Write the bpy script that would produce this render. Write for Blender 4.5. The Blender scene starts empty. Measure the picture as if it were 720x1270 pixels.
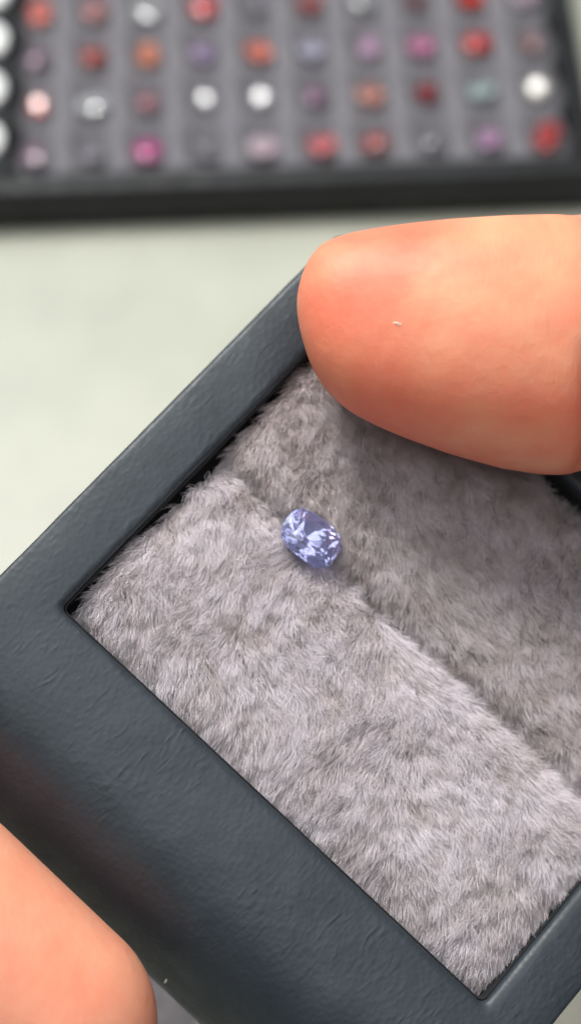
import bpy, bmesh, math, random
import numpy as np
from mathutils import Vector, Matrix, noise

random.seed(7)
rng = np.random.default_rng(11)
SC = bpy.context.scene
COL = SC.collection
MM = 0.001
F_PX, CX, CY = 2200.0, 360.0, 635.0        # focal length measured on the photograph, in its pixels
ELEV, CAM_H = math.radians(60), 281.0       # camera looks 60 degrees down from 281 mm above the table

# ------------------------------------------------------------------ camera, light, exposure
cam_d = bpy.data.cameras.new('camera')
cam = bpy.data.objects.new('camera', cam_d)
COL.objects.link(cam)
SC.camera = cam
cam_d.sensor_fit = 'VERTICAL'
cam_d.sensor_height = 24
cam_d.lens = F_PX / 1270 * 24
cam_d.clip_start, cam_d.clip_end = 0.005, 20
cam.location = (0, 0, CAM_H * MM)
cam.rotation_euler = (math.radians(90) - ELEV, 0, 0)
cam_d.dof.use_dof = True
cam_d.dof.focus_distance = 0.183
cam_d.dof.aperture_fstop = 9.0

world = bpy.data.worlds.new('World')
SC.world = world
world.use_nodes = True
wbg = world.node_tree.nodes['Background']
wbg.inputs[0].default_value = (0.86, 0.93, 1.0, 1)
wbg.inputs[1].default_value = 0.12

def area_lamp(name, loc, aim, size, power, color):
    d = bpy.data.lights.new(name, 'AREA')
    d.shape = 'DISK'
    d.size = size
    d.energy = power
    d.color = color
    o = bpy.data.objects.new(name, d)
    COL.objects.link(o)
    o.location = loc
    o.rotation_euler = (Vector(aim) - Vector(loc)).to_track_quat('-Z', 'Y').to_euler()
    return o
area_lamp('overhead_lamp', (-0.12, 0.34, 0.52), (-0.01, 0.14, 0.08), 0.20, 3.1, (1.0, 0.975, 0.93))
area_lamp('gem_fill_light', (0.06, -0.10, 0.85), (0, 0.1, 0.1), 0.80, 3.3, (0.95, 0.98, 1.0))  # unseen fill added above the viewer to brighten the sapphire
area_lamp('sparkle_lamp', (0.16, 0.42, 0.70), (0, 0.15, 0.05), 0.018, 0.30, (1.0, 0.97, 0.92))  # tiny unseen bulb added to put sparkles on the stones
area_lamp('window_light', (-0.55, 0.70, 0.75), (0, 0.15, 0.1), 0.55, 3.0, (0.88, 0.95, 1.0))

SC.view_settings.view_transform = 'Standard'
SC.view_settings.look = 'None'
SC.view_settings.exposure = 0.0
SC.view_settings.gamma = 1.0
SC.cycles.max_bounces = 14
SC.cycles.transmission_bounces = 12
SC.cycles.glossy_bounces = 8
SC.cycles.caustics_reflective = True
SC.cycles.caustics_refractive = True
SC.cycles.sample_clamp_indirect = 8
try:
    SC.cycles_curves.shape = 'RIBBONS'
    SC.cycles_curves.subdivisions = 2
except Exception:
    pass

# ------------------------------------------------------------------ helpers
S_, C_ = math.sin(ELEV), math.cos(ELEV)
def cam2world(p):
    """millimetres in the viewer's frame (right, down, forward) -> metres in the room"""
    p = np.asarray(p, float)
    return np.stack([p[..., 0], -S_ * p[..., 1] + C_ * p[..., 2], CAM_H - C_ * p[..., 1] - S_ * p[..., 2]], -1) * MM
def px(x, y, depth):
    return np.array([(x - CX) / F_PX * depth, (y - CY) / F_PX * depth, depth])
def ground(x, y, z=0.0):
    d = px(x, y, 1.0)
    w = np.array([d[0], -S_ * d[1] + C_ * d[2], -C_ * d[1] - S_ * d[2]])
    t = (z - CAM_H) / w[2]
    return np.array([w[0] * t, w[1] * t, z]) * MM

def link(name, data, mat=None, parent=None, smooth=False):
    o = bpy.data.objects.new(name, data)
    COL.objects.link(o)
    if mat is not None:
        data.materials.append(mat)
    if parent is not None:
        o.parent = parent
    if smooth:
        data.polygons.foreach_set('use_smooth', [True] * len(data.polygons))
    return o
def mesh(name, verts, faces, mat=None, parent=None, smooth=False):
    me = bpy.data.meshes.new(name)
    me.from_pydata([tuple(v) for v in verts], [], [tuple(f) for f in faces])
    me.validate()
    me.update()
    return link(name, me, mat, parent, smooth)
def thing(name, label, cat, mtx=None, group=None):
    o = bpy.data.objects.new(name, None)
    COL.objects.link(o)
    o.empty_display_size = 0.01
    if mtx is not None:
        o.matrix_world = mtx
    tag(o, label, cat, group)
    return o
def tag(o, label=None, cat=None, group=None, kind=None):
    for k, v in (('label', label), ('category', cat), ('group', group), ('kind', kind)):
        if v:
            o[k] = v
    return o

# ------------------------------------------------------------------ materials
def mat(name):
    m = bpy.data.materials.new(name)
    m.use_nodes = True
    nt = m.node_tree
    return m, nt, nt.nodes['Principled BSDF']
def nd(nt, typ, **kw):
    n = nt.nodes.new(typ)
    for k, v in kw.items():
        if k.startswith('i_'):
            n.inputs[k[2:].replace('_', ' ')].default_value = v
        else:
            setattr(n, k, v)
    return n
def ramp(nt, src, stops):
    r = nt.nodes.new('ShaderNodeValToRGB')
    e = r.color_ramp.elements
    while len(e) > 1:
        e.remove(e[-1])
    e[0].position, e[0].color = stops[0][0], (*stops[0][1], 1)
    for p, c in stops[1:]:
        k = e.new(p)
        k.color = (*c, 1)
    nt.links.new(src, r.inputs[0])
    return r.outputs[0]
def coords(nt, scale=(1, 1, 1), rot=(0, 0, 0)):
    t = nt.nodes.new('ShaderNodeTexCoord')
    m = nt.nodes.new('ShaderNodeMapping')
    m.inputs['Scale'].default_value = scale
    m.inputs['Rotation'].default_value = rot
    nt.links.new(t.outputs['Object'], m.inputs[0])
    return m.outputs[0]
def noise_tex(nt, vec, scale, detail=4, rough=.55, dist=0.0):
    n = nt.nodes.new('ShaderNodeTexNoise')
    n.inputs['Scale'].default_value = scale
    n.inputs['Detail'].default_value = detail
    n.inputs['Roughness'].default_value = rough
    n.inputs['Distortion'].default_value = dist
    nt.links.new(vec, n.inputs['Vector'])
    return n.outputs['Fac']
def bump(nt, height, bsdf, strength, dist, prev=None):
    b = nt.nodes.new('ShaderNodeBump')
    b.inputs['Strength'].default_value = strength
    b.inputs['Distance'].default_value = dist
    nt.links.new(height, b.inputs['Height'])
    if prev is not None:
        nt.links.new(prev, b.inputs['Normal'])
    nt.links.new(b.outputs[0], bsdf.inputs['Normal'])
    return b.outputs[0]

# pale table
M_TABLE, nt, b = mat('cream_laminate')
v = coords(nt)
nt.links.new(ramp(nt, noise_tex(nt, v, 22, 7, .7), [(.3, (.37, .385, .325)), (.7, (.475, .49, .41))]), b.inputs['Base Color'])
b.inputs['Roughness'].default_value = .42
bump(nt, noise_tex(nt, v, 900, 3), b, .15, .0003)

# black leatherette
def leather(name, c0, c1, wr=1.0):
    m, nt, b = mat(name)
    v = coords(nt)
    grain = nt.nodes.new('ShaderNodeTexVoronoi')
    grain.inputs['Scale'].default_value = 1500
    nt.links.new(v, grain.inputs['Vector'])
    vs = coords(nt, (1.0, .38, .6), (0, 0, math.radians(-14)))
    crease = nt.nodes.new('ShaderNodeTexNoise')
    crease.noise_type = 'RIDGED_MULTIFRACTAL'
    crease.inputs['Scale'].default_value = 1250
    crease.inputs['Detail'].default_value = 5
    crease.inputs['Roughness'].default_value = .62
    crease.inputs['Distortion'].default_value = .5
    nt.links.new(vs, crease.inputs['Vector'])
    patch = noise_tex(nt, v, 75, 4, .6)
    pr = ramp(nt, patch, [(.38, (.12,) * 3), (.62, (1,) * 3)])
    mul = nd(nt, 'ShaderNodeMath', operation='MULTIPLY')
    nt.links.new(crease.outputs['Fac'], mul.inputs[0])
    nt.links.new(pr, mul.inputs[1])
    nt.links.new(ramp(nt, noise_tex(nt, v, 120, 6, .6), [(.3, c0), (.72, c1)]), b.inputs['Base Color'])
    nt.links.new(ramp(nt, noise_tex(nt, v, 260, 4), [(.3, (.42,) * 3), (.7, (.58,) * 3)]), b.inputs['Roughness'])
    b.inputs['Specular IOR Level'].default_value = .5
    if wr < 1:
        b.inputs['Specular IOR Level'].default_value = .3
    n1 = bump(nt, grain.outputs['Distance'], b, .22 * wr, .00014)
    bump(nt, mul.outputs[0], b, .55 * wr, .00015, n1)
    return m
M_LEATHER = leather('slate_leatherette', (.019, .027, .035), (.034, .045, .055))
M_LEATHER_D = leather('black_leatherette', (.008, .009, .010), (.018, .021, .024), .6)
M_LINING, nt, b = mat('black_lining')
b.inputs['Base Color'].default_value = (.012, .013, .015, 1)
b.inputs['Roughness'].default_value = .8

# plush bodies
def plush(name, c0, c1, s=500):
    m, nt, b = mat(name)
    v = coords(nt)
    nt.links.new(ramp(nt, noise_tex(nt, v, s, 5, .7), [(.3, c0), (.7, c1)]), b.inputs['Base Color'])
    b.inputs['Roughness'].default_value = .95
    b.inputs['Specular IOR Level'].default_value = .1
    b.inputs['Sheen Weight'].default_value = .4
    bump(nt, noise_tex(nt, v, s * 2, 4, .7), b, .8, .0006)
    return m
M_PAD = plush('mauve_pile_backing', (.16, .145, .155), (.24, .22, .235))
M_TRAY_PLUSH = plush('grey_velvet', (.085, .08, .092), (.14, .135, .15), 300)
M_ROLL = plush('pale_grey_velvet', (.14, .136, .155), (.195, .19, .212), 300)

# pile fibres
M_FUR, nt, b = mat('mauve_grey_fur')
hi = nt.nodes.new('ShaderNodeHairInfo')
at = nt.nodes.new('ShaderNodeAttribute')
at.attribute_name = 'tint'
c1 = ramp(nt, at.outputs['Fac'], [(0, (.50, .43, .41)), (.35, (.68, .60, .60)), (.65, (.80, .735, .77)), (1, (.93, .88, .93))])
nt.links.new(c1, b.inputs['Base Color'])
b.inputs['Roughness'].default_value = .55
b.inputs['Specular IOR Level'].default_value = .35
b.inputs['Sheen Weight'].default_value = .15
b.inputs['Subsurface Weight'].default_value = 0

# skin
def skin(name, a, c, d):
    m, nt, b = mat(name)
    v = coords(nt)
    col = ramp(nt, noise_tex(nt, v, 55, 4, .55, .4), [(.30, a), (.5, c), (.72, d)])
    nt.links.new(col, b.inputs['Base Color'])
    b.inputs['Roughness'].default_value = .54
    b.inputs['Specular IOR Level'].default_value = .42
    b.inputs['Subsurface Weight'].default_value = .55
    b.inputs['Subsurface Radius'].default_value = (1.0, .32, .16)
    b.inputs['Subsurface Scale'].default_value = .0055
    vr = nt.nodes.new('ShaderNodeTexVoronoi')
    vr.inputs['Scale'].default_value = 900
    nt.links.new(coords(nt, (1, .7, 1)), vr.inputs['Vector'])
    n1 = bump(nt, vr.outputs['Distance'], b, .18, .00012)
    wv = nt.nodes.new('ShaderNodeTexWave')
    wv.inputs['Scale'].default_value = 420
    wv.inputs['Distortion'].default_value = 22
    wv.inputs['Detail'].default_value = 3
    wv.inputs['Detail Scale'].default_value = .35
    nt.links.new(v, wv.inputs['Vector'])
    n2 = bump(nt, wv.outputs['Fac'], b, .045, .00012, n1)
    bump(nt, noise_tex(nt, v, 420, 6, .65), b, .35, .0004, n2)
    return m
M_SKIN = skin('warm_skin', (.83, .37, .215), (.80, .25, .145), (.73, .15, .09))
M_SKIN_P = skin('pale_warm_skin', (.84, .43, .28), (.82, .35, .22), (.80, .26, .16))
M_NAIL, nt, b = mat('fingernail')
b.inputs['Base Color'].default_value = (.80, .52, .44, 1)
b.inputs['Roughness'].default_value = .3
M_LINT, nt, b = mat('white_lint')
b.inputs['Base Color'].default_value = (.85, .8, .76, 1)
b.inputs['Roughness'].default_value = .8
M_FLECK, nt, b = mat('pale_skin_fleck')
b.inputs['Base Color'].default_value = (.88, .62, .50, 1)
b.inputs['Roughness'].default_value = .6
M_WHITE, nt, b = mat('white_enamel')
b.inputs['Base Color'].default_value = (.9, .93, .92, 1)
b.inputs['Roughness'].default_value = .35
M_CLOTH = plush('grey_microfibre', (.10, .10, .11), (.20, .19, .20), 260)

def gem_mat(name, color, trans=.7, rough=.03, ior=1.77, disp=0.0):
    m, nt, b = mat(name)
    b.inputs['Base Color'].default_value = (*color, 1)
    b.inputs['Roughness'].default_value = rough
    b.inputs['IOR'].default_value = ior
    b.inputs['Transmission Weight'].default_value = trans
    return m

# ------------------------------------------------------------------ the table
T = 1.2
tbl = mesh('table_top', [(-T, -T, 0), (T, -T, 0), (T, T, 0), (-T, T, 0)], [(0, 1, 2, 3)], M_TABLE)
tag(tbl, kind='structure')

# ------------------------------------------------------------------ rectangular ring lofts (box frames)
def ring(x0, x1, y0, y1, z, r, n=7, nside=1):
    pts = []
    for cx, cy, a0 in ((x1 - r, y1 - r, 0), (x0 + r, y1 - r, 90), (x0 + r, y0 + r, 180), (x1 - r, y0 + r, 270)):
        for k in range(n):
            a = math.radians(a0 + 90 * k / (n - 1))
            pts.append((cx + r * math.cos(a), cy + r * math.sin(a), z))
    return pts
def loft(rings, close_first=False, close_last=False):
    n = len(rings[0])
    V = [p for r in rings for p in r]
    F = []
    for k in range(len(rings) - 1):
        for i in range(n):
            j = (i + 1) % n
            F.append((k * n + i, k * n + j, (k + 1) * n + j, (k + 1) * n + i))
    if close_first:
        F.append(tuple(range(n - 1, -1, -1)))
    if close_last:
        F.append(tuple((len(rings) - 1) * n + i for i in range(n)))
    return V, F

# ------------------------------------------------------------------ the hand-held gem box
def rodr(w):
    w = np.array(w, float)
    t = np.linalg.norm(w)
    k = w / t
    K = np.array([[0, -k[2], k[1]], [k[2], 0, -k[0]], [-k[1], k[0], 0]])
    return np.eye(3) + math.sin(t) * K + (1 - math.cos(t)) * K @ K
R_BOX = rodr((2.692, 1.065, .137))
O_BOX = np.array([-23.54, 9.89, 183.0])
BU, BV = 59.7, 48.3                       # the opening, mm
A_CW = np.array([[1, 0, 0], [0, -S_, C_], [0, -C_, -S_]])   # viewer axes -> room axes
RW = A_CW @ R_BOX
box_loc = cam2world(O_BOX)
MTX_BOX = Matrix.Translation(Vector(box_loc)) @ Matrix(RW.tolist()).to_4x4() @ Matrix.Scale(MM, 4)
# everything of the box is modelled in metres in its own frame
MTX_BOX = Matrix.Translation(Vector(box_loc)) @ Matrix(RW.tolist()).to_4x4()
def box_depth(x, y, w=0.0):
    """depth in mm along the view of the plane w mm above the box rim, seen at pixel (x, y)"""
    n = R_BOX[:, 2]
    d = px(x, y, 1.0)
    return float(n @ (O_BOX + n * w)) / float(n @ d)
def box_local(x, y, w=0.0):
    P = px(x, y, box_depth(x, y, w))
    return R_BOX.T @ (P - O_BOX)

box = thing('gem_box', 'black leatherette gem box with grey fur lining, held by two hands above the table', 'gem box', MTX_BOX)

def fr(o0, o1, p0, p1, z, r):
    return [tuple(c * MM for c in p) for p in ring(-o0, BU + o1, -p0, BV + p1, z, r, 9)]
inner = [fr(0, 0, 0, 0, -9.5, .8), fr(0, 0, 0, 0, -1.5, .8), fr(.06, .06, .06, .06, -.7, .8),
         fr(.22, .3, .25, .2, -.28, .9), fr(.5, .75, .6, .5, -.05, 1.1), fr(1.0, 1.5, 1.2, 1.0, 0.0, 1.4)]
prof = [(6.3, 6.0, -.02, 3.4), (6.75, 8.2, -.14, 3.7), (6.95, 10.8, -.6, 3.85), (7.05, 13.2, -1.6, 4.0), (7.12, 15.4, -3.3, 4.0),
        (7.2, 17.4, -5.8, 4.), (7.25, 19.0, -9.0, 4.), (7.3, 20.2, -13.0, 4.), (7.3, 20.6, -18.0, 4.), (6.9, 20.2, -19.2, 3.8)]
outer = [fr(a, a, p0, q, z, 1.5 + .22 * i) for i, (a, p0, z, q) in enumerate(prof)]
V, F = loft(inner + outer)
frame = mesh('leather_frame', V, F, M_LEATHER, box, True)
V, F = loft([fr(6.6, 6.6, 18.2, 3.5, -19.4, 3), fr(6.6, 6.6, 18.2, 3.5, -18.4, 3)], True, True)
mesh('base_panel', V, F, M_LEATHER_D, box)
V, F = loft([fr(-.05, -.05, -.05, -.05, -9.6, .8), fr(-.05, -.05, -.05, -.05, -9.0, .8)], True, True)
mesh('lining', V, F, M_LINING, box)

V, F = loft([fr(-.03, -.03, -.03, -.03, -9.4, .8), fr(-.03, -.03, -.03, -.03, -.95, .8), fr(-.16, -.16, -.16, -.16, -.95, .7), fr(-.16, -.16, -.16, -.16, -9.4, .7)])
mesh('gap_shade_ring', V, F, M_LINING, box)  # black ring added to darken the shaded gap between wall and fur

# soft unevenness of the padded leather: dense grid then displaced
bm = bmesh.new()
bm.from_mesh(frame.data)
long_e = [e for e in bm.edges if e.calc_length() > .01]
bmesh.ops.subdivide_edges(bm, edges=long_e, cuts=40, use_grid_fill=True)
bmesh.ops.subdivide_edges(bm, edges=[e for e in bm.edges if e.calc_length() > .0013], cuts=1, use_grid_fill=True)
bm.normal_update()
for vtx in bm.verts:
    p = vtx.co * 1000
    k = noise.fractal(Vector((p.x * .14, p.y * .14, p.z * .14)), .8, 2.0, 3) * .05
    k += noise.noise(Vector((p.x * .6 + 9, p.y * .6, p.z * .6))) * .02
    if p.z > -1.4 and -1 < p.x < BU + 1 and -1 < p.y < BV + 1:
        k *= .5
    vtx.co += vtx.normal * k * MM
bm.to_mesh(frame.data)
bm.free()
frame.data.polygons.foreach_set('use_smooth', [True] * len(frame.data.polygons))

# ---- fur pads
def pad_height(v, v0, v1, u):
    """top of the pile backing (mm below rim) across one pad: domed, falling into the groove and at the ends"""
    s = (v - v0) / (v1 - v0)
    inner_side = (s > .5) == (v0 < 1)
    e = np.clip(1 - np.abs(2 * s - 1) ** np.where(inner_side, 8.0, 4.6), 0, 1) ** .5
    ue = np.clip(1 - np.abs(2 * (u / BU) - 1) ** 22, 0, 1) ** .5
    return -8.8 + 6.3 * e * ue
def vnoise(P, seed):
    """smooth value noise on n x 2 points, numpy"""
    r = np.random.default_rng(seed).random((64, 64))
    i = np.floor(P).astype(int)
    f = P - i
    f = f * f * (3 - 2 * f)
    a = r[i[:, 0] % 64, i[:, 1] % 64]
    b_ = r[(i[:, 0] + 1) % 64, i[:, 1] % 64]
    c = r[i[:, 0] % 64, (i[:, 1] + 1) % 64]
    d = r[(i[:, 0] + 1) % 64, (i[:, 1] + 1) % 64]
    return (a * (1 - f[:, 0]) + b_ * f[:, 0]) * (1 - f[:, 1]) + (c * (1 - f[:, 0]) + d * f[:, 0]) * f[:, 1]

GEM_UV = box_local(387, 667, -1.0)[:2]
def make_fur(pad, v0, v1, n, seed):
    rg = np.random.default_rng(seed)
    U = rg.uniform(1.5, BU - .9, n)
    Vv = rg.uniform(v0 + (.8 if v0 < 1 else .4), v1 - (.4 if v0 < 1 else .9), n)
    P = np.stack([U, Vv], 1)
    h = pad_height(Vv, v0, v1, U)
    g = .15
    dhv = (pad_height(Vv + g, v0, v1, U) - pad_height(Vv - g, v0, v1, U)) / (2 * g)
    dhu = (pad_height(Vv, v0, v1, U + g) - pad_height(Vv, v0, v1, U - g)) / (2 * g)
    dhv, dhu = np.nan_to_num(np.clip(dhv, -1.1, 1.1)), np.nan_to_num(np.clip(dhu, -1.1, 1.1))
    N = np.stack([-dhu, -dhv, np.ones(n)], 1)
    N /= np.linalg.norm(N, axis=1)[:, None]
    # combed direction drifts slowly over the pad
    a = (vnoise(P / 11.0 + 3, seed + 1) - .5) * 1.3 + (vnoise(P / 3.0, seed + 2) - .5) * .9 + (vnoise(P / 1.3, seed + 7) - .5) * .9
    a += math.radians(-62 if v0 < 1 else -50)
    # (towards the viewer on the near pad)
    flow = np.stack([np.cos(a), np.sin(a), np.zeros(n)], 1)
    fa = .58 + .42 * vnoise(P / 5.0 + 8, seed + 3)
    # tufts
    def clump(cell, sd):
        G = P / cell
        c = np.floor(G).astype(int)
        jit = np.random.default_rng(sd).random((128, 128, 2))
        lean = np.random.default_rng(sd + 1).normal(0, 1, (128, 128, 2))
        best = np.full(n, 1e9)
        ctr = np.zeros((n, 2))
        ln = np.zeros((n, 2))
        idt = np.zeros(n)
        tnt = np.random.default_rng(sd + 2).random((128, 128))
        for dx in (-1, 0, 1):
            for dy in (-1, 0, 1):
                q = c + [dx, dy]
                cc = (q + jit[q[:, 0] % 128, q[:, 1] % 128]) * cell
                d = ((P - cc) ** 2).sum(1)
                m = d < best
                best[m] = d[m]
                ctr[m] = cc[m]
                ln[m] = lean[q[m, 0] % 128, q[m, 1] % 128]
                idt[m] = tnt[q[m, 0] % 128, q[m, 1] % 128]
        return ctr, ln, idt
    c1, l1, t1 = clump(.65, seed + 10)
    c2, l2, t2 = clump(2.3, seed + 20)
    L = 2.85 * (.75 + .4 * rg.random(n)) * (.85 + .3 * t1)
    D = N * 1.0
    gd = np.abs(Vv - BV / 2)
    L = L * (.62 + .38 * np.clip(gd / 3.0, 0, 1))
    D[:, :2] += flow[:, :2] * fa[:, None] + l1 * .11 + l2 * .03 + rg.normal(0, .20, (n, 2))
    D /= np.linalg.norm(D, axis=1)[:, None]
    tip = np.stack([U, Vv, h], 1) + D * L[:, None]
    tip[:, :2] += (c1 - P) * .30 + (c2 - P) * .02
    root = np.stack([U, Vv, h - .3], 1)
    mid = root + N * (L * .42)[:, None]
    K = 5
    t = np.linspace(0, 1, K)
    pts = np.zeros((n, K, 3))
    bend = rg.normal(0, .14, (n, 3)) 
    droop = rg.uniform(.0, .5, n)
    for i, s in enumerate(t):
        pts[:, i] = root * (1 - s) ** 2 + mid * 2 * s * (1 - s) + tip * s * s
        pts[:, i] += bend * math.sin(s * math.pi) 
        pts[:, i, 2] -= droop * s ** 3
    # the pile parts round the stone that lies in it
    d = pts[:, :, :2] - GEM_UV
    dist = np.linalg.norm(d, axis=2)
    keepout = 2.45
    near = (dist < keepout) & (pts[:, :, 2] > -4.4)
    push = np.where(near, (keepout - dist) * .9, 0)
    pts[:, :, :2] += d / (dist[..., None] + 1e-6) * push[..., None]
    pts[:, :, 2] -= np.where(near, .9, 0)
    # stay inside the opening
    lim = .12 if True else 0
    low = pts[:, :, 2] < .1
    pts[:, :, 0] = np.where(low, np.clip(pts[:, :, 0], lim, BU - lim), pts[:, :, 0])
    pts[:, :, 1] = np.where(low, np.clip(pts[:, :, 1], lim, BV - lim), pts[:, :, 1])
    hc = bpy.data.hair_curves.new('fur')
    hc.add_curves([K] * n)
    hc.position_data.foreach_set('vector', (pts * MM).astype(np.float32).ravel())
    ra = hc.attributes.get('radius') or hc.attributes.new('radius', 'FLOAT', 'POINT')
    rad = (rg.uniform(.017, .029, n)[:, None] * np.array([1, 1, .9, .65, .2])[None]) * MM
    ra.data.foreach_set('value', rad.astype(np.float32).ravel())
    ta = hc.attributes.new('tint', 'FLOAT', 'POINT')
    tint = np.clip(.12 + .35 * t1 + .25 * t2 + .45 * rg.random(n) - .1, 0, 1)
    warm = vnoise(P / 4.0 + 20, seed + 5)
    tint = np.clip(tint + (warm - .5) * .22 - (.26 if v0 > 1 else 0), 0, 1)  # far pad tinted darker and browner, thumb's shade put into the fibre colour
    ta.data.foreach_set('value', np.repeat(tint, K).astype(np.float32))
    hc.materials.append(M_FUR)
    o = bpy.data.objects.new('fur', hc)
    COL.objects.link(o)
    o.parent = pad
    o['kind'] = 'stuff'
    return o

NU, NV = 60, 40
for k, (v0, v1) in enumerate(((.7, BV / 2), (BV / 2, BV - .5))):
    us = np.linspace(1.3, BU - .5, NU)
    vs = v0 + (v1 - v0) * (.5 - .5 * np.cos(np.linspace(0, math.pi, NV)))
    V = []
    for u in us:
        for vv in vs:
            V.append((u * MM, vv * MM, float(np.nan_to_num(pad_height(np.array(vv), v0, v1, np.array(u)), nan=-7.4)) * MM))
    F = [(i * NV + j, (i + 1) * NV + j, (i + 1) * NV + j + 1, i * NV + j + 1) for i in range(NU - 1) for j in range(NV - 1)]
    # sides and underside
    base = len(V)
    rim = [i * NV for i in range(NU)] + [(NU - 1) * NV + j for j in range(1, NV)] + [i * NV + NV - 1 for i in range(NU - 2, -1, -1)] + [j for j in range(NV - 2, 0, -1)]
    for r_ in rim:
        V.append((V[r_][0], V[r_][1], -8.9 * MM))
    m_ = len(rim)
    for i in range(m_):
        j = (i + 1) % m_
        F.append((rim[j], rim[i], base + i, base + j))
    F.append(tuple(base + i for i in range(m_)))
    pad = mesh('fur_pad', V, F, M_PAD, box, True)
    pad['label'] = ('near grey fur pad' if k == 0 else 'far grey fur pad shaded by the thumb')
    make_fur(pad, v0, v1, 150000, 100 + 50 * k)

# ------------------------------------------------------------------ cut stones
def gem_mesh(name, L, W, H, n=16, power=2.6, table=.56, seed=0, jitter=0.0):
    """faceted cushion / oval cut, girdle at z = 0, culet down; built as the hull of its facet corners"""
    rg = random.Random(seed)
    bm = bmesh.new()
    def rg_pts(s, z, cnt, off):
        for i in range(cnt):
            a = 2 * math.pi * (i + off) / cnt
            c, s_ = math.cos(a), math.sin(a)
            q = (abs(c) ** power + abs(s_) ** power) ** (-1 / power)
            j = 1 + rg.uniform(-jitter, jitter)
            bm.verts.new((L / 2 * s * q * c * j, W / 2 * s * q * s_ * j, z * H))
    rg_pts(table, .20, 8, .5)
    rg_pts(.80, .128, 8, 0)
    rg_pts(1.0, .020, n, .0)
    rg_pts(1.0, -.020, n, .0)
    rg_pts(.80, -.20, 8, .5)
    rg_pts(.46, -.42, 8, 0)
    rg_pts(.10, -.62, 4, .5)
    r = bmesh.ops.convex_hull(bm, input=bm.verts)
    bmesh.ops.delete(bm, geom=[g for g in set(r['geom_interior'] + r['geom_unused']) if isinstance(g, bmesh.types.BMVert)], context='VERTS')
    bmesh.ops.dissolve_limit(bm, angle_limit=math.radians(1.5), verts=bm.verts, edges=bm.edges)
    bmesh.ops.recalc_face_normals(bm, faces=bm.faces)
    me = bpy.data.meshes.new(name)
    bm.to_mesh(me)
    bm.free()
    return me

# the stone between the two fur pads
M_SAPPH = gem_mat('pale_violet_blue_sapphire', (.62, .63, 1.0), .90, .02, 1.77)
gp = box_local(386, 667, .2)
ue = box_local(422, 693, .2) - box_local(352, 640, .2)
ang = math.atan2(ue[1], ue[0])
gm = gem_mesh('sapphire', 6.8 * MM, 5.1 * MM, 5.2 * MM, 16, 3.1, .58, 3, .02)
sap = link('sapphire', gm, M_SAPPH)
tag(sap, 'pale violet-blue faceted cushion-cut sapphire in the groove between the two fur pads', 'gemstone')
sap.matrix_world = MTX_BOX @ Matrix.Translation(Vector((gp[0] * MM, gp[1] * MM, -.1 * MM))) @ Matrix.Rotation(ang, 4, 'Z') @ Matrix.Rotation(math.radians(7), 4, 'Y') @ Matrix.Rotation(math.radians(-6), 4, 'X')

# ------------------------------------------------------------------ large tray of stones lying on the table
TR = math.radians(2.7)
tray_o = Vector((-51.3 * MM, 240.5 * MM, 0))
MTX_TRAY = Matrix.Translation(tray_o) @ Matrix.Rotation(TR, 4, 'Z')
tray = thing('gem_tray', 'large black tray of small coloured stones in rows, lying on the pale table', 'display tray', MTX_TRAY)
PC, PR, NC, NR = 11.45, 13.1, 10, 8
X0, X1, Y0, Y1 = -5.0, PC * (NC - 1) + 5.8, -7.2, PR * (NR - 1) + 7.0
def tr(l, r_, f_, b_, z, rad):
    return [tuple(c * MM for c in p) for p in ring(X0 - l, X1 + r_, Y0 - f_, Y1 + b_, z, rad, 7)]
V, F = loft([tr(0, 0, 0, 0, 1.5, .8), tr(0, 0, 0, 0, 10.2, .8), tr(.5, .3, .5, .5, 10.9, 1), tr(1.2, .8, 1.2, 1.2, 11.1, 1.4),
             tr(11.0, 2.8, 4.4, 4.4, 11.1, 1.8), tr(11.7, 3.3, 5.1, 5.1, 10.6, 2.2), tr(12, 3.6, 5.4, 5.4, 9.4, 2.4),
             tr(12, 3.6, 5.4, 5.4, .6, 2.4), tr(11.4, 3.0, 4.8, 4.8, 0.05, 2.0), tr(0, 0, 0, 0, .05, 1)])
mesh('tray_frame', V, F, M_LEATHER_D, tray, True)
V, F = loft([tr(-.1, -.1, -.1, -.1, .1, .8), tr(-.1, -.1, -.1, -.1, 1.6, .8)], True, True)
mesh('tray_base', V, F, M_LINING, tray)
# velvet floor with shallow hollows
nx, ny = 150, 120
V, F = [], []
for j in range(ny):
    for i in range(nx):
        x = X0 + .1 + (X1 - X0 - .2) * i / (nx - 1)
        y = Y0 + .1 + (Y1 - Y0 - .2) * j / (ny - 1)
        z = 6.3 + .7 * math.cos(2 * math.pi * (y / PR - .5)) + noise.noise(Vector((x * .5, y * .5, 0))) * .25
        V.append((x * MM, y * MM, z * MM))
F = [(j * nx + i, j * nx + i + 1, (j + 1) * nx + i + 1, (j + 1) * nx + i) for j in range(ny - 1) for i in range(nx - 1)]
mesh('velvet_bed', V, F, M_TRAY_PLUSH, tray, True)
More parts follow.
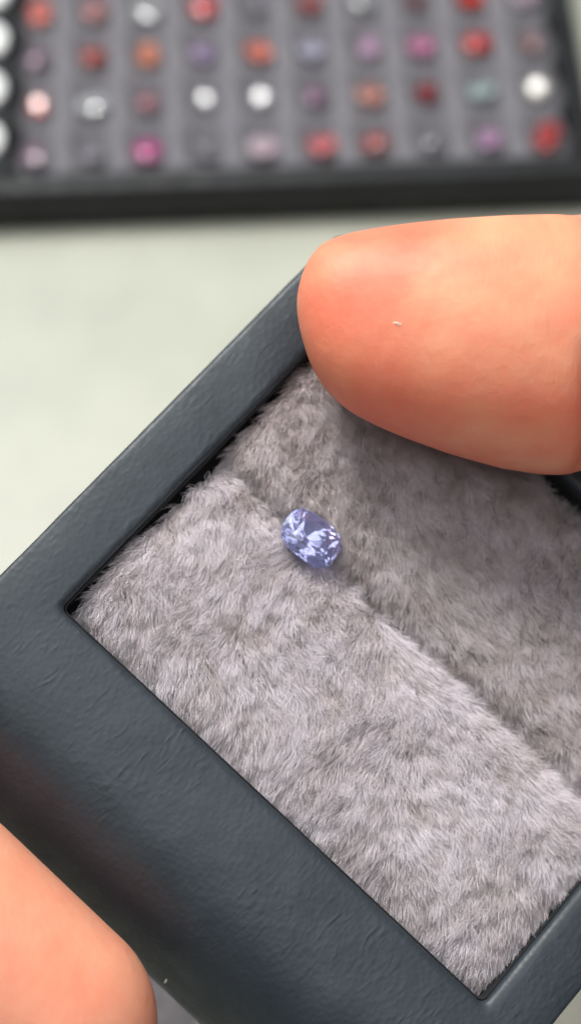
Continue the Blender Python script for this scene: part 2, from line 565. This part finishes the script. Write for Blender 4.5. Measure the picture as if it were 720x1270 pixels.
# the long rolls between the columns
def roll_mesh(w_left, w_right):
    V, F = [], []
    m, seg = 110, 13
    for j in range(m):
        y = Y0 + .2 + (Y1 - Y0 - .4) * j / (m - 1)
        bulge = .35 * math.cos(2 * math.pi * (y / PR - .5))
        for k in range(seg):
            a = math.pi * k / (seg - 1)
            c = math.cos(a)
            w = (w_right if c > 0 else w_left) + (bulge if (w_right if c > 0 else w_left) > 1.2 else 0)
            V.append((c * w * MM, y * MM, (5.2 + (4.4 + bulge * .6) * math.sin(a) ** .8 + noise.noise(Vector((c * 2, y * .4, 3))) * .15) * MM))
    for j in range(m - 1):
        for k in range(seg - 1):
            F.append((j * seg + k, j * seg + k + 1, (j + 1) * seg + k + 1, (j + 1) * seg + k))
    F.append(tuple(range(seg)))
    F.append(tuple((m - 1) * seg + k for k in range(seg - 1, -1, -1)))
    me = bpy.data.meshes.new('velvet_roll')
    me.from_pydata(V, [], F)
    me.update()
    me.polygons.foreach_set('use_smooth', [True] * len(me.polygons))
    me.materials.append(M_ROLL)
    return me
rm = roll_mesh(2.5, 2.5)
for c in range(NC - 1):
    o = bpy.data.objects.new('velvet_roll', rm)
    COL.objects.link(o)
    o.parent = tray
    o.location = ((c + .5) * PC * MM, 0, 0)
# scalloped side cheeks that narrow beside every stone
def cheek(side):
    V, F = [], []
    m = 140
    for j in range(m):
        y = Y0 + .2 + (Y1 - Y0 - .4) * j / (m - 1)
        sc = .5 + .5 * math.cos(2 * math.pi * (y / PR - .5))
        wdt = .25 + 1.5 * sc ** 1.4
        xo = X0 + .02 if side < 0 else X1 - .02
        xi = xo + wdt * (1 if side < 0 else -1)
        for x, z in ((xo, 5.6), (xo, 10.95), (xi, 10.95), (xi + (.4 if side < 0 else -.4), 10.4), (xi + (.5 if side < 0 else -.5), 5.6)):
            V.append((x * MM, y * MM, z * MM))
    for j in range(m - 1):
        for k in range(4):
            F.append((j * 5 + k, j * 5 + k + 1, (j + 1) * 5 + k + 1, (j + 1) * 5 + k))
    F += [(0, 1, 2, 3, 4), tuple((m - 1) * 5 + k for k in (4, 3, 2, 1, 0))]
    mesh('scalloped_edge', V, F, M_LEATHER_D, tray)
cheek(-1)
cheek(1)
# round white markers along the left border
dm = None
for r_ in range(NR):
    if dm is None:
        pr = [(4.5, 11.0), (4.5, 12.2), (4.1, 12.7), (3.3, 12.95)]
        rings_ = [[(q * math.cos(2 * math.pi * i / 28) * MM, q * 1.05 * math.sin(2 * math.pi * i / 28) * MM, z * MM) for i in range(28)] for q, z in pr]
        V, F = loft(rings_, True, True)
        o = mesh('white_marker', V, F, M_WHITE, tray)
        dm = o.data
    else:
        o = bpy.data.objects.new('white_marker', dm)
        COL.objects.link(o)
        o.parent = tray
    o.location = (-10.3 * MM, (r_ * 13.6 + 1.0) * MM, 0)

# stones: (row from the front, column, colour, length, width, tilt mode, label)
RED, ORED, DRED = (.80, .04, .04), (.90, .07, .03), (.42, .05, .06)
PNK, DPNK, MAG = (.80, .42, .52), (.52, .26, .30), (.70, .10, .38)
SAL, LIL, PLIL = (.90, .28, .20), (.62, .48, .74), (.62, .60, .74)
CLR, CRM, MAU, GRY = (.88, .90, .93), (.93, .92, .84), (.48, .32, .42), (.40, .38, .43)
stones = [
 (0, 0, MAU, 6.4, 5.0, 0, 'mauve pink oval stone at the front left corner of the big tray'),
 (0, 1, GRY, 5.2, 4.6, 0, 'dull grey stone in the front row, just right of the mauve pink corner stone'),
 (0, 2, MAG, 6.0, 6.2, 0, 'vivid magenta stone in the front row of the big tray'),
 (0, 3, GRY, 5.0, 4.4, 0, 'dull greyish lilac stone between the magenta and the pale pink stone of the front row'),
 (0, 4, (.90, .74, .82), 7.4, 6.6, 0, 'large pale pink stone near the middle of the front row'),
 (0, 5, (.92, .26, .28), 6.4, 5.8, 2, 'bright coral pink stone in the front row of the big tray'),
 (0, 6, (.60, .15, .15), 6.2, 5.2, 0, 'dusty red stone in the front row, right of the bright coral one'),
 (0, 7, GRY, 5.0, 4.2, 0, 'faint grey stone in the front row between dusty red and lilac stones'),
 (0, 8, (.66, .42, .64), 5.6, 5.6, 0, 'lilac pink stone in the front row, second from its right end'),
 (0, 9, (.62, .09, .09), 7.0, 5.0, 3, 'dark red stone with a bright crescent glint at the front right corner'),
 (1, 0, (.80, .20, .18), 5.6, 4.6, 1, 'red stone flashing white, second from the front in the leftmost column'),
 (1, 1, CLR, 6.6, 7.4, 2, 'clear stone with rainbow fire in the second row from the front'),
 (1, 2, DPNK, 5.4, 4.6, 0, 'dull rose stone in the second row, behind the magenta stone'),
 (1, 3, CLR, 4.6, 5.0, 1, 'small clear stone with pale ring glint, second row, directly behind the dull greyish lilac stone'),
 (1, 4, CLR, 4.8, 4.8, 1, 'round white glinting clear stone behind the large pale pink one'),
 (1, 5, (.46, .26, .40), 5.6, 4.6, 0, 'dull plum stone in the second row, behind the bright coral one'),
 (1, 6, (.85, .40, .32), 6.0, 6.0, 2, 'peach and red stone in the second row, behind the dusty red one'),
 (1, 7, (.46, .05, .06), 4.8, 4.8, 0, 'small dark red square stone in the second row from the front'),
 (1, 8, (.66, .80, .80), 6.2, 4.6, 2, 'clear grey-green baguette stone in the second row from the front'),
 (1, 9, CRM, 6.2, 6.8, 1, 'bright cream white stone at the right end of the second row'),
 (2, 0, MAU, 5.8, 4.2, 0, 'dull mauve stone in the third row at the left border'),
 (2, 1, (.62, .16, .14), 6.0, 4.8, 0, 'dull brick red stone in the third row, second column from the left'),
 (2, 2, (.90, .38, .25), 5.4, 5.6, 3, 'orange-pink stone with a white flash in the third row'),
 (2, 3, LIL, 5.2, 4.6, 2, 'lilac stone with a thin glint in the third row'),
 (2, 4, SAL, 7.0, 5.4, 0, 'wide salmon stone in the third row of the big tray'),
 (2, 5, PLIL, 6.2, 5.4, 0, 'pale bluish lilac stone in the third row, right of the salmon stone'),
 (2, 6, (.76, .52, .72), 5.2, 5.0, 3, 'pinkish lilac stone with white spark in the third row'),
 (2, 7, (.78, .30, .52), 6.2, 5.2, 0, 'orchid pink oval stone in the third row, left of the scarlet one'),
 (2, 8, RED, 6.6, 5.6, 0, 'scarlet stone in the third row, second from the right end'),
 (2, 9, (.50, .30, .30), 5.6, 4.4, 0, 'faint dusty rose stone at the right end of the third row'),
 (3, 0, (.90, .30, .26), 5.8, 5.4, 3, 'red stone with a peach flash in the fourth row at the left border'),
 (3, 1, (.72, .34, .34), 6.6, 5.2, 0, 'dusty pink oval stone in the fourth row, second column'),
 (3, 2, CLR, 7.0, 5.4, 2, 'clear iridescent stone in the fourth row, left of the bright red one'),
 (3, 3, (.88, .05, .07), 6.2, 6.2, 0, 'bright red cushion stone in the fourth row'),
 (3, 4, GRY, 4.8, 4.4, 0, 'faint lilac-grey stone in the fourth row, right of the bright red one'),
 (3, 5, (.62, .20, .20), 6.0, 5.0, 2, 'mottled red stone in the fourth row, above the pale bluish lilac stone'),
 (3, 6, (.74, .76, .78), 5.8, 4.6, 2, 'clear greyish stone in the fourth row, above the pinkish lilac stone'),
 (3, 7, (.34, .14, .16), 4.8, 4.4, 0, 'dim maroon stone in the fourth row of the big tray'),
 (3, 8, ORED, 6.2, 5.0, 0, 'bright orange-red stone in the fourth row of the big tray'),
 (3, 9, (.90, .76, .84), 6.4, 5.6, 2, 'pinkish white stone at the right end of the fourth row'),
]
proto = [gem_mesh('stone_a', 1, 1, .8, 12, 2.2, .56, 1, .08), gem_mesh('stone_b', 1, 1, .75, 12, 3.2, .60, 2, .07),
         gem_mesh('stone_c', 1, 1, .8, 10, 1.8, .54, 3, .10), gem_mesh('stone_d', 1, 1, .7, 8, 5.0, .62, 4, .06)]
lamp = Vector((-0.12, 0.34, 0.52))
for k, (row, colm, c, l, w, mode, lab) in enumerate(stones):
    me = proto[(k * 7 + row) % 4].copy()
    me.name = 'loose_stone'
    m = gem_mat('stone_' + '_'.join(lab.split()[:3]).replace(',', ''), c, (.68, .7, .75, .65)[mode], (.07, .09, .05, .03)[mode], 1.75)
    o = link('loose_stone', me, m)
    pos = MTX_TRAY @ Vector((colm * PC * MM + random.uniform(-.4, .4) * MM, row * PR * MM, 8.3 * MM))
    if mode == 1:        # its table happens to mirror the lamp to the viewer
        nrm = ((lamp - pos).normalized() + (cam.location - pos).normalized()).normalized()
    elif mode == 3:
        nrm = ((lamp - pos).normalized() + (cam.location - pos).normalized()).normalized() + Vector((random.choice((-.13, .13)), random.uniform(-.1, .1), 0))
        nrm.normalize()
    else:
        nrm = Vector((random.uniform(-.2, .2), random.uniform(-.03, .22), 1)).normalized()
    q = nrm.to_track_quat('Z', 'X')
    o.matrix_world = Matrix.Translation(pos) @ q.to_matrix().to_4x4() @ Matrix.Rotation(random.uniform(-.7, .7) - q.to_euler().z * 0, 4, 'Z') @ Matrix.Diagonal((l * MM * (.72 if mode == 1 else .88), w * MM * (.72 if mode == 1 else .88), 5.0 * MM, 1))
    tag(o, lab, 'gemstone', 'loose stones set out in the big tray')

# ------------------------------------------------------------------ grey cloth on the table, just seen under the held box
V, F = [], []
g0 = ground(170, 1275)
n = 40
for j in range(n):
    for i in range(n):
        x, y = (i / (n - 1) - .5) * 30, (j / (n - 1) - .5) * 24
        z = 2.2 + 1.6 * noise.noise(Vector((x * .12, y * .12, 5))) + .5 * noise.noise(Vector((x * .4, y * .4, 1)))
        V.append((x * MM, y * MM, max(.6, z) * MM))
F = [(j * n + i, j * n + i + 1, (j + 1) * n + i + 1, (j + 1) * n + i) for j in range(n - 1) for i in range(n - 1)]
cl = mesh('polishing_cloth', V, F, M_CLOTH, None, True)
cl.location = (g0[0] - .006, g0[1], 0)
cl.rotation_euler.z = .4
sm = cl.modifiers.new('thickness', 'SOLIDIFY')
sm.thickness = .0005
tag(cl, 'small rumpled grey cloth on the table, glimpsed beside the lower left fingertip', 'cloth')

# ------------------------------------------------------------------ hands
def remesh(name, V, F, voxel, material, smooth=6):
    me = bpy.data.meshes.new(name)
    me.from_pydata(V, [], F)
    me.update()
    o = bpy.data.objects.new(name, me)
    COL.objects.link(o)
    m = o.modifiers.new('r', 'REMESH')
    m.mode = 'VOXEL'
    m.voxel_size = voxel
    s = o.modifiers.new('s', 'SMOOTH')
    s.iterations = smooth
    s.factor = .5
    dg = bpy.context.evaluated_depsgraph_get()
    me2 = bpy.data.meshes.new_from_object(o.evaluated_get(dg))
    o.modifiers.clear()
    o.data = me2
    bpy.data.meshes.remove(me)
    me2.name = name
    me2.materials.clear()
    me2.materials.append(material)
    me2.polygons.foreach_set('use_smooth', [True] * len(me2.polygons))
    return o
_bm = bmesh.new()
bmesh.ops.create_icosphere(_bm, subdivisions=3, radius=1)
ICO_V = np.array([v.co[:] for v in _bm.verts])
ICO_F = [tuple(v.index for v in f.verts) for f in _bm.faces]
_bm.free()
class Flesh:
    """collects closed solids (viewer frame, mm) that are then fused into one continuous skin"""
    def __init__(s):
        s.V, s.F = [], []
    def add(s, V, F):
        b0 = len(s.V)
        s.V += [tuple(p) for p in cam2world(np.array(V))]
        s.F += [tuple(i + b0 for i in f) for f in F]
    def chain(s, pts):
        """pts: (point, radius) - tapered limb through the joints"""
        for (a, ra), (b_, rb) in zip(pts[:-1], pts[1:]):
            a, b_ = np.array(a, float), np.array(b_, float)
            L = np.linalg.norm(b_ - a)
            k = max(2, int(L / (min(ra, rb) * .28)))
            for i in range(k + 1):
                t = i / k
                s.add(ICO_V * (ra + (rb - ra) * t) + a + (b_ - a) * t, ICO_F)
    def rings(s, R):
        n = len(R[0])
        V, F = loft([[tuple(p) for p in r] for r in R], True, True)
        s.add(V, F)

# upper right: thumb lying across the far corner of the box
D0 = box_depth(470, 430) - 9.3
prof_t = [(367.5, 368, 384), (369, 358, 398), (374, 340, 420), (382, 321, 446), (394, 305, 472), (410, 295.5, 492), (430, 289, 510),
          (455, 284, 524), (480, 280, 536), (510, 276, 548), (560, 271, 566), (620, 267, 583), (670, 265.5, 591), (712, 264.5, 592),
          (728, 264, 586), (745, 263, 588), (790, 260, 592), (860, 256, 600), (960, 252, 600), (1080, 250, 610), (1200, 240, 640)]
R = []
xs = [p[0] for p in prof_t]
XS = np.concatenate([np.array([367.5, 368.3, 369.5, 371.5, 374, 378, 383, 389, 396, 404, 414]), np.arange(426, 1201, 10)])
for x in XS:
    top, bot = np.interp(x, xs, [p[1] for p in prof_t]), np.interp(x, xs, [p[2] for p in prof_t])
    dep = D0 + (x - 470) * .012
    ce = px(x, (top + bot) / 2, dep)
    a = (bot - top) / 2 / F_PX * dep * .985
    flat = .80 + .06 * math.exp(-((x - 560) / 90) ** 2)
    bz = a * flat
    r_ = []
    for k in range(96):
        t = 2 * math.pi * k / 96
        cy, sz = math.sin(t), math.cos(t)
        q = (abs(cy) ** 2.25 + abs(sz) ** 2.25) ** (-1 / 2.25)
        rad = q
        # flexion crease at the joint, deepest on the underside
        dx = (x - 712 - 6 * cy) / 10.0
        rad *= 1 - .24 * math.exp(-dx * dx) * max(0, cy * sz * 2) ** .7 - .02 * math.exp(-dx * dx)
        r_.append((ce[0], ce[1] + a * rad * cy, ce[2] - bz * rad * sz))
    R.append(r_)
hr = Flesh()
hr.rings(R)
def PQ(x, y, d): return px(x, y, d)
dB = box_depth(720, 700) + 18.5
hr.chain([(PQ(1180, 440, D0 + 8), 12.2), (PQ(1330, 560, D0 + 18), 15.0), (PQ(1480, 760, D0 + 34), 17)])     # ball of the thumb
for (yy, dd, ln, rr) in ((560, 0, 0, 8.4), (760, 2, 20, 8.6), (960, 4, 0, 8.2), (1140, 8, -70, 7.0)):        # four fingers under the box
    hr.chain([(PQ(1430, yy + 40, dB + 12 + dd), rr + 2.0), (PQ(1080 - ln, yy, dB + 20 + dd), rr + .4), (PQ(800 - ln, yy - 10, dB + 14 + dd), rr - .3), (PQ(640 - ln, yy - 20, dB + 11.5 + dd), rr - 1.4)])
hr.chain([(PQ(1420, 620, dB + 4), 13), (PQ(1520, 1120, dB + 12), 12)])
hr.chain([(PQ(1500, 640, dB), 15), (PQ(1640, 1060, dB + 8), 14)])
hr.chain([(PQ(1500, 820, dB + 4), 16), (PQ(1950, 860, dB + 10), 21), (PQ(2700, 900, dB + 20), 27)])
hand_r = remesh('hand', hr.V, hr.F, .0006, M_SKIN, 5)
tag(hand_r, 'hand at the upper right, bare thumb lying across the far corner of the gem box', 'hand')

def nail(parent, c, along, side, out, L, W, curve):
    c, along, side, out = (np.array(q, float) for q in (c, along, side, out))
    nL, nW = 12, 14
    V, F = [], []
    for lay in (0, 1):
        for i in range(nL):
            for j in range(nW):
                s = i / (nL - 1)
                t = j / (nW - 1) * 2 - 1
                wl = (1 - .25 * (s * 2 - 1) ** 4)
                p = c + along * (s - .5) * L * (1 - .06 * t * t) + side * (W / 2 * t * wl) + out * (-(t * t) * curve - lay * .45)
                V.append(tuple(cam2world(p)))
    o_ = nL * nW
    for i in range(nL - 1):
        for j in range(nW - 1):
            a = i * nW + j
            F.append((a, a + 1, a + nW + 1, a + nW))
            F.append((o_ + a, o_ + a + nW, o_ + a + nW + 1, o_ + a + 1))
    edge = [j for j in range(nW)] + [i * nW + nW - 1 for i in range(1, nL)] + [(nL - 1) * nW + j for j in range(nW - 2, -1, -1)] + [i * nW for i in range(nL - 2, 0, -1)]
    for a, b_ in zip(edge, edge[1:] + edge[:1]):
        F.append((b_, a, a + o_, b_ + o_))
    n_ = mesh('nail', V, F, M_NAIL, None, True)
    n_.parent = parent
    return n_
ce = px(455, 404, D0)
nail(hand_r, ce + np.array([0, -7.0, 4.6]), (1, 0, 0), (0, .6, .8), (0, -.8, .6), 11, 10.5, 2.2)

# lower left: thumb pressed against the near wall of the box
D1 = 178.0
hl = Flesh()
tipc, basec = px(55, 1268, D1), px(-190, 1068, D1)
ax = (basec - tipc)
AL = np.linalg.norm(ax)
ax /= AL
zz = np.array([0, 0, -1.0])
sd = np.cross(ax, zz)
sd /= np.linalg.norm(sd)
if sd[1] > 0:
    sd = -sd                                 # sd points up and right, towards the box
upv = np.cross(sd, ax)
upv /= np.linalg.norm(upv)
R = []
rt = 11.3
for s in list(np.array([-.998, -.985, -.96, -.92, -.86, -.78, -.68, -.56, -.42, -.28, -.14]) * 11.2) + list(np.arange(0, AL + 30, .8)):
    if s < 0:
        k = math.sqrt(max(0, 1 - (s / 11.2) ** 2)) ** .92
        rr = rt * k
    else:
        rr = rt + .075 * min(s, 16) - .02 * max(0, s - 16)
    c0 = tipc + ax * s
    r_ = []
    for kk in range(80):
        t = 2 * math.pi * kk / 80
        r_.append(tuple(c0 + sd * rr * math.cos(t) + upv * rr * .84 * math.sin(t)))
    R.append(r_)
hl.rings(R)
b1 = tipc + ax * (AL + 28)
dL = box_depth(50, 900) + 18.5
hl.chain([(b1, 11.4), (px(-640, 820, D1 + 8), 14), (px(-820, 900, D1 + 26), 17)])
for (yy, dd, ln, rr) in ((640, 0, -60, 7.0), (800, 0, 10, 8.2), (960, 0, 50, 8.5), (1110, 2, 10, 8.2)):
    hl.chain([(px(-820, yy, dL + 14 + dd), rr + 2), (px(-480, yy, dL + 19 + dd), rr + .5), (px(-330 + ln * .5, yy - 10, dL + 15 + dd), rr - .3), (px(-190 + ln * .5, yy - 20, dL + 12 + dd), rr - 1.4)])
hl.chain([(px(-840, 660, dL + 6), 12), (px(-860, 1120, dL + 8), 13)])
hl.chain([(px(-900, 880, dL + 4), 16), (px(-1400, 980, dL + 8), 21), (px(-2100, 1080, dL + 16), 27)])
hand_l = remesh('hand', hl.V, hl.F, .0006, M_SKIN_P, 5)
tag(hand_l, 'hand at the lower left, bare fingertip pressed against the near side of the gem box', 'hand')
nail(hand_l, tipc - ax * 2 - sd * 8.6 + upv * 4.0, tuple(ax), tuple(upv * .85 + sd * .5), tuple(-sd * .85 + upv * .5), 11, 10, 2)

# ------------------------------------------------------------------ specks of lint
def lint(p0, p1, w, lab):
    """a bent thread between two points of the viewer frame"""
    p0, p1 = np.array(p0), np.array(p1)
    V, n_ = [], 7
    for i in range(6):
        s = i / 5
        c = p0 + (p1 - p0) * s + np.array([.18 * math.sin(s * 3), .1 * math.sin(s * 7), 0])
        for k in range(n_):
            a = 2 * math.pi * k / n_
            V.append(tuple(cam2world(c + np.array([w * math.cos(a), w * .4 * math.sin(a), w * math.sin(a)]))))
    F = [(i * n_ + k, i * n_ + (k + 1) % n_, (i + 1) * n_ + (k + 1) % n_, (i + 1) * n_ + k) for i in range(5) for k in range(n_)]
    F += [tuple(range(n_ - 1, -1, -1)), tuple(5 * n_ + k for k in range(n_))]
    o = mesh('lint_speck', V, F, M_FLECK if 'thumb' in lab else M_LINT, None, True)
    tag(o, lab, 'lint', 'specks of lint')
LINTS = True
dg = bpy.context.evaluated_depsgraph_get()
dg.update()
def hit(x, y):
    """first surface met from the viewer through pixel (x, y), depth in mm"""
    d = px(x, y, 1.0)
    w = cam2world(d * 1000) - cam2world(np.zeros(3))
    ok, loc, nrm, idx, ob, m_ = SC.ray_cast(dg, cam.location, Vector(w).normalized())
    fwd = Vector((0, C_, -S_))
    return (loc - cam.location).dot(fwd) / MM
for (x, y, dx, dy, w, lab) in ((492, 403, .35, .3, .32, 'tiny pale fleck on the pad of the upper right thumb'),
                               (205, 1214, -.15, .75, .12, 'tiny white thread on the dark leather near the lower left fingertip')):
    dd = hit(x, y) + (.2 if x > 300 else -.1)
    p = px(x, y, dd)
    lint(p - np.array([dx, dy, 0]) * .5, p + np.array([dx, dy, 0]) * .5, w, lab)
